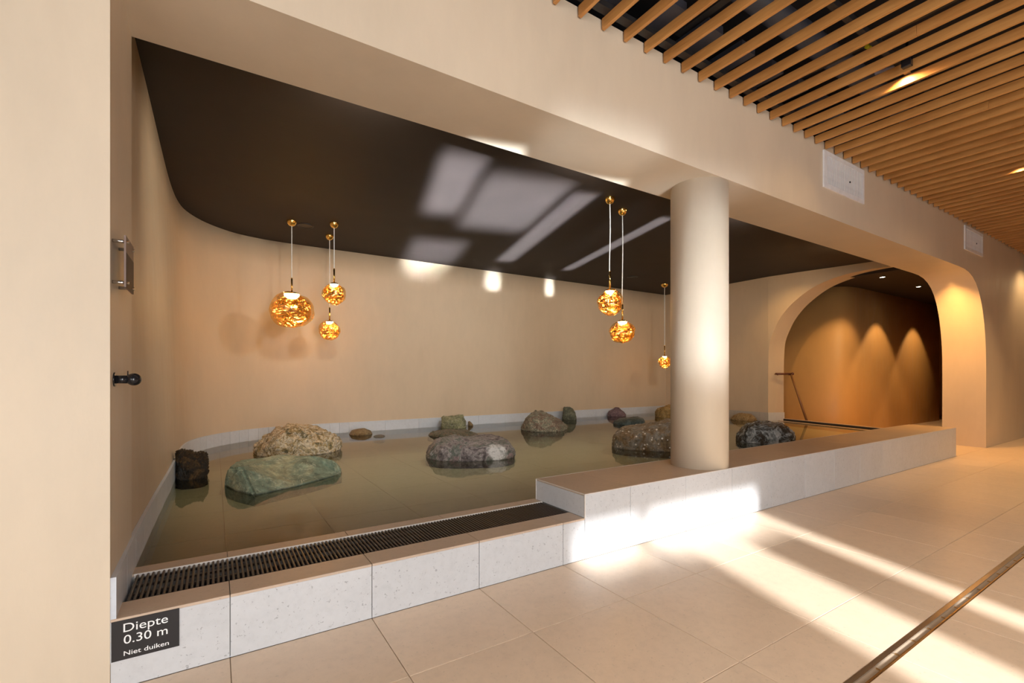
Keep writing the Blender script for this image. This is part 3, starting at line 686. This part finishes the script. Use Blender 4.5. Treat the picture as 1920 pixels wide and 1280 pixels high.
R_GR = m_rock('rock_green_slab', [(.3, (.11, .15, .11)), (.45, (.20, .26, .19)), (.53, (.33, .34, .22)), (.62, (.36, .35, .22)), (.72, (.17, .23, .19))], 1.6, (.50, .52, .40), 3, .008, rough=.55, bumps=.3)
R_PU = m_rock('rock_grey_purple', [(.3, (.04, .03, .03)), (.42, (.16, .13, .13)), (.5, (.34, .29, .28)), (.57, (.12, .15, .12)), (.66, (.30, .20, .20)), (.78, (.45, .42, .38))], 5, (.5, .45, .42), 5, .01, rough=.45, patch=(tuple(gz(936, 865, ZW)+Vector((.03, .10, .10))), .13, (.74, .72, .70)))
R_ST = m_rock('rock_striped_brown', [(.3, (.10, .05, .035)), (.45, (.24, .16, .11)), (.55, (.20, .21, .15)), (.65, (.42, .35, .24)), (.78, (.15, .10, .07))], 6, (.6, .52, .38), 7, .02, rough=.45, stretch=(1, 1, 2.2))
R_GN = m_rock('rock_moss_green', [(.3, (.04, .042, .03)), (.5, (.16, .165, .11)), (.7, (.30, .29, .20))], 8, rough=.6)
R_PK = m_rock('rock_mauve', [(.3, (.12, .06, .07)), (.5, (.24, .15, .16)), (.7, (.32, .22, .22))], 9, rough=.6)
R_BL = m_rock('rock_blue_green', [(.3, (.02, .03, .03)), (.5, (.06, .085, .08)), (.7, (.13, .17, .17))], 5, rough=.35)
R_SP = m_rock('rock_speckled', [(.3, (.07, .035, .015)), (.45, (.20, .13, .06)), (.58, (.26, .24, .20)), (.75, (.30, .30, .27))], 4, None, spots=(16, (.75, .70, .62), .16), rough=.35)
R_YE = m_rock('rock_yellow', [(.3, (.12, .07, .03)), (.5, (.45, .27, .08)), (.7, (.62, .46, .22))], 8, rough=.6)
R_YG = m_rock('rock_yellow_green', [(.3, (.07, .08, .06)), (.5, (.30, .30, .16)), (.65, (.45, .42, .24)), (.8, (.16, .14, .09))], 7, (.55, .52, .40), 8, .015, rough=.6)
R_BW = m_rock('rock_black_white', [(.3, (.02, .018, .016)), (.46, (.06, .05, .04)), (.54, (.30, .33, .34)), (.62, (.60, .62, .62)), (.76, (.06, .05, .045))], 6, rough=.2)
R_TN = m_rock('rock_tan', [(.3, (.14, .07, .03)), (.5, (.36, .24, .11)), (.7, (.48, .38, .22))], 9, rough=.5)
R_OL = m_rock('rock_olive_flat', [(.3, (.06, .065, .045)), (.5, (.14, .14, .09)), (.7, (.22, .17, .12))], 8, (.32, .20, .14), 6, .03, rough=.4)
rock('boulder', 'craggy blackish brown rock against the curved wall, furthest left', R_DK, [(330, 893), (331, 868), (330, 852), (340, 842), (352, 844), (366, 849), (378, 845), (385, 850), (389, 862), (390, 877), (389, 889)], 900, .42, 3, .09, .5, rough=1.6)
rock('boulder', 'large cream and gold veined boulder behind the green slab', R_CR, [(477, 852), (481, 835), (492, 824), (505, 816), (520, 805), (540, 798), (558, 796), (578, 799), (597, 805), (612, 810), (626, 814), (636, 823), (640, 832), (639, 842), (636, 845)], 856, 1.25, 5, .055, .6, wpow=.4)
rock('boulder', 'small tan flat stone near the skirting, right of the cream boulder', R_TN, [(655, 814), (660, 808), (670, 804.5), (684, 803), (694, 807), (698, 813)], 815.5, .45, 8, .03)
rock('boulder', 'yellow-green blocky rock against the back skirting, left of centre', R_YG, [(827, 797), (829, 791), (826, 786), (832, 781), (845, 781), (860, 778), (868, 777.5), (870, 784), (873, 790), (874, 797)], 798, .40, 11, .06, .45)
rock('pebble', 'small pebble touching the right side of the yellow-green rock', R_TN, [(877, 797), (878, 790), (880, 789), (884, 792), (887, 796)], 797.8, .16, 12, .05)
rock('boulder', 'flat olive stone lying just behind the grey-purple boulder', R_OL, [(803, 816), (810, 811), (822, 808), (845, 806), (870, 806.5), (885, 811), (896, 818)], 820, .7, 13, .035)
rock('boulder', 'big rounded grey-purple boulder with a white patch, middle of the pool', R_PU, [(800, 861), (803, 848), (810, 836), (818, 826), (832, 822), (850, 820.5), (880, 820), (905, 820.5), (925, 820), (940, 824), (953, 829), (961, 838), (964.5, 848), (963, 862)], 865, .95, 14, .035, .5, wpow=.33)
rock('boulder', 'brown striped dome-shaped boulder in the rear middle', R_ST, [(977, 805), (981, 795), (986, 784), (993, 775), (1004, 771), (1018, 772), (1030, 777), (1042, 784), (1052, 790), (1060, 798), (1063, 801)], 810, 1.0, 17, .045, .8)
rock('boulder', 'upright mossy green rock standing close to the back wall', R_GN, [(1054, 784), (1056, 776), (1054, 767), (1058, 763), (1068, 763), (1074, 766), (1078, 772), (1081, 784)], 785, .32, 19, .04, .4)
rock('boulder', 'small mauve cone-shaped rock near the back skirting', R_PK, [(1139, 778), (1142, 771), (1148, 767), (1154, 763.5), (1160, 764), (1167, 770), (1174, 777)], 780, .28, 20, .035, .8)
rock('boulder', 'flat blue-green stone behind the speckled boulder', R_BL, [(1150, 794), (1152, 789), (1162, 785), (1180, 783), (1195, 782), (1205, 785), (1210, 793)], 798, .8, 22, .03, .6)
rock('boulder', 'huge speckled brown and grey boulder left of the column foot', R_SP, [(1148, 838), (1149, 826), (1152, 814), (1158, 805), (1172, 800), (1190, 798), (1210, 795), (1232, 790), (1255, 788), (1278, 790), (1298, 800), (1310, 818), (1315, 836)], 847, 1.0, 24, .03, .5, wpow=.33)
rock('boulder', 'yellow-orange rock half hidden behind the column, by the wall', R_YE, [(1228, 779), (1230, 770), (1238, 763), (1250, 760), (1265, 759), (1280, 764), (1288, 778)], 784, .6, 26, .05, .6)
rock('boulder', 'flat brown stone by the arch wall skirting, right of the column', R_TN, [(1370, 785), (1375, 779), (1383, 775), (1395, 775), (1408, 776), (1416, 783), (1420, 789)], 789, .5, 28, .05)
rock('boulder', 'glossy dark boulder with white patches behind the bench, right of the column', R_BW, [(1380, 822), (1384, 812), (1392, 804), (1400, 795), (1415, 791), (1440, 791), (1462, 795), (1478, 802), (1487, 811), (1491, 820), (1491, 828)], 833, .85, 30, .04, .55, wpow=.35)
rock('boulder', 'low stone barely breaking the water behind the tan stone', R_OL, [(700, 820), (706, 817.5), (716, 816.8), (722, 819.5)], 821, .4, 33, .03)
# green slab, a faceted block
def slab():
    fr = [gz(423, 911, ZW), gz(440, 921, ZW), gz(478, 930, ZW), gz(560, 911, ZW), gz(641, 889, ZW)]
    vd = Vector((fr[2].x, fr[2].y, 0)).normalized()
    def up(u, v, dd):
        base = fr[2].dot(vd)+dd; d = ray(u, v); return C0+d*((base-C0.dot(vd))/d.dot(vd))
    v = {}
    bm = bm_new(); V = lambda p: bm.verts.new(p)
    f = [V(p) for p in fr]
    A, B, C_, Dd = V(up(430, 877, .45)), V(up(447, 863, .62)), V(up(536, 851, .85)), V(up(582, 853, .82))
    E2 = V(up(628, 866, .62)); K = V(up(455, 880, .30)); E3 = V(gz(645, 880, ZW)+vd*.15)
    bk = [V(fr[0]+vd*.45+Vector((0, 0, 0))), V(fr[2]+vd*1.3+Vector((-.05, 0, 0))), V(fr[4]+vd*.75)]
    def dn(x, k=0): p = x.co.copy(); p.z = ZP-.01; return V(p-vd*k*.0)
    F = bm.faces.new
    F((f[0], f[1], K)); F((f[0], K, A)); F((f[1], f[2], K)); F((A, K, B)); F((K, f[2], f[3])); F((K, f[3], C_)); F((K, C_, B)); F((f[3], Dd, C_)); F((f[3], f[4], Dd)); F((f[4], E2, Dd)); F((f[4], E3, E2))
    F((f[0], A, bk[0])); F((A, B, bk[0])); F((B, bk[1], bk[0])); F((B, C_, bk[1])); F((C_, Dd, bk[1])); F((Dd, bk[2], bk[1])); F((Dd, E2, bk[2])); F((E2, E3, bk[2]))
    ring = f+[E3, bk[2], bk[1], bk[0]]; low = [dn(x) for x in ring]
    for i in range(len(ring)): F((ring[i], low[i], low[(i+1) % len(ring)], ring[(i+1) % len(ring)]))
    bmesh.ops.recalc_face_normals(bm, faces=bm.faces)
    bmesh.ops.bevel(bm, geom=[e for e in bm.edges if min(x.co.z for x in e.verts) > ZW-.01 and e.calc_face_angle(0) > .25], offset=.018, segments=2, affect='EDGES')
    bmesh.ops.triangulate(bm, faces=bm.faces); bmesh.ops.subdivide_edges(bm, edges=bm.edges, cuts=5, use_grid_fill=True); bm.normal_update()
    mv = [(x, x.normal*(noise.noise(x.co*4)*.020+noise.noise(x.co*11+Vector((3, 3, 3)))*.008+abs(noise.noise(x.co*26))*.004)) for x in bm.verts]
    for x, d in mv: x.co += d
    c = fr[2]+vd*.5; c.z = ZP-.01; bmesh.ops.translate(bm, vec=-c, verts=bm.verts)
    tag(obj('boulder', bm, R_GR, None, c, fix=False), 'large flat-faced green slab rock in the left foreground of the pool', 'rock', 'boulders in the pool')
slab()
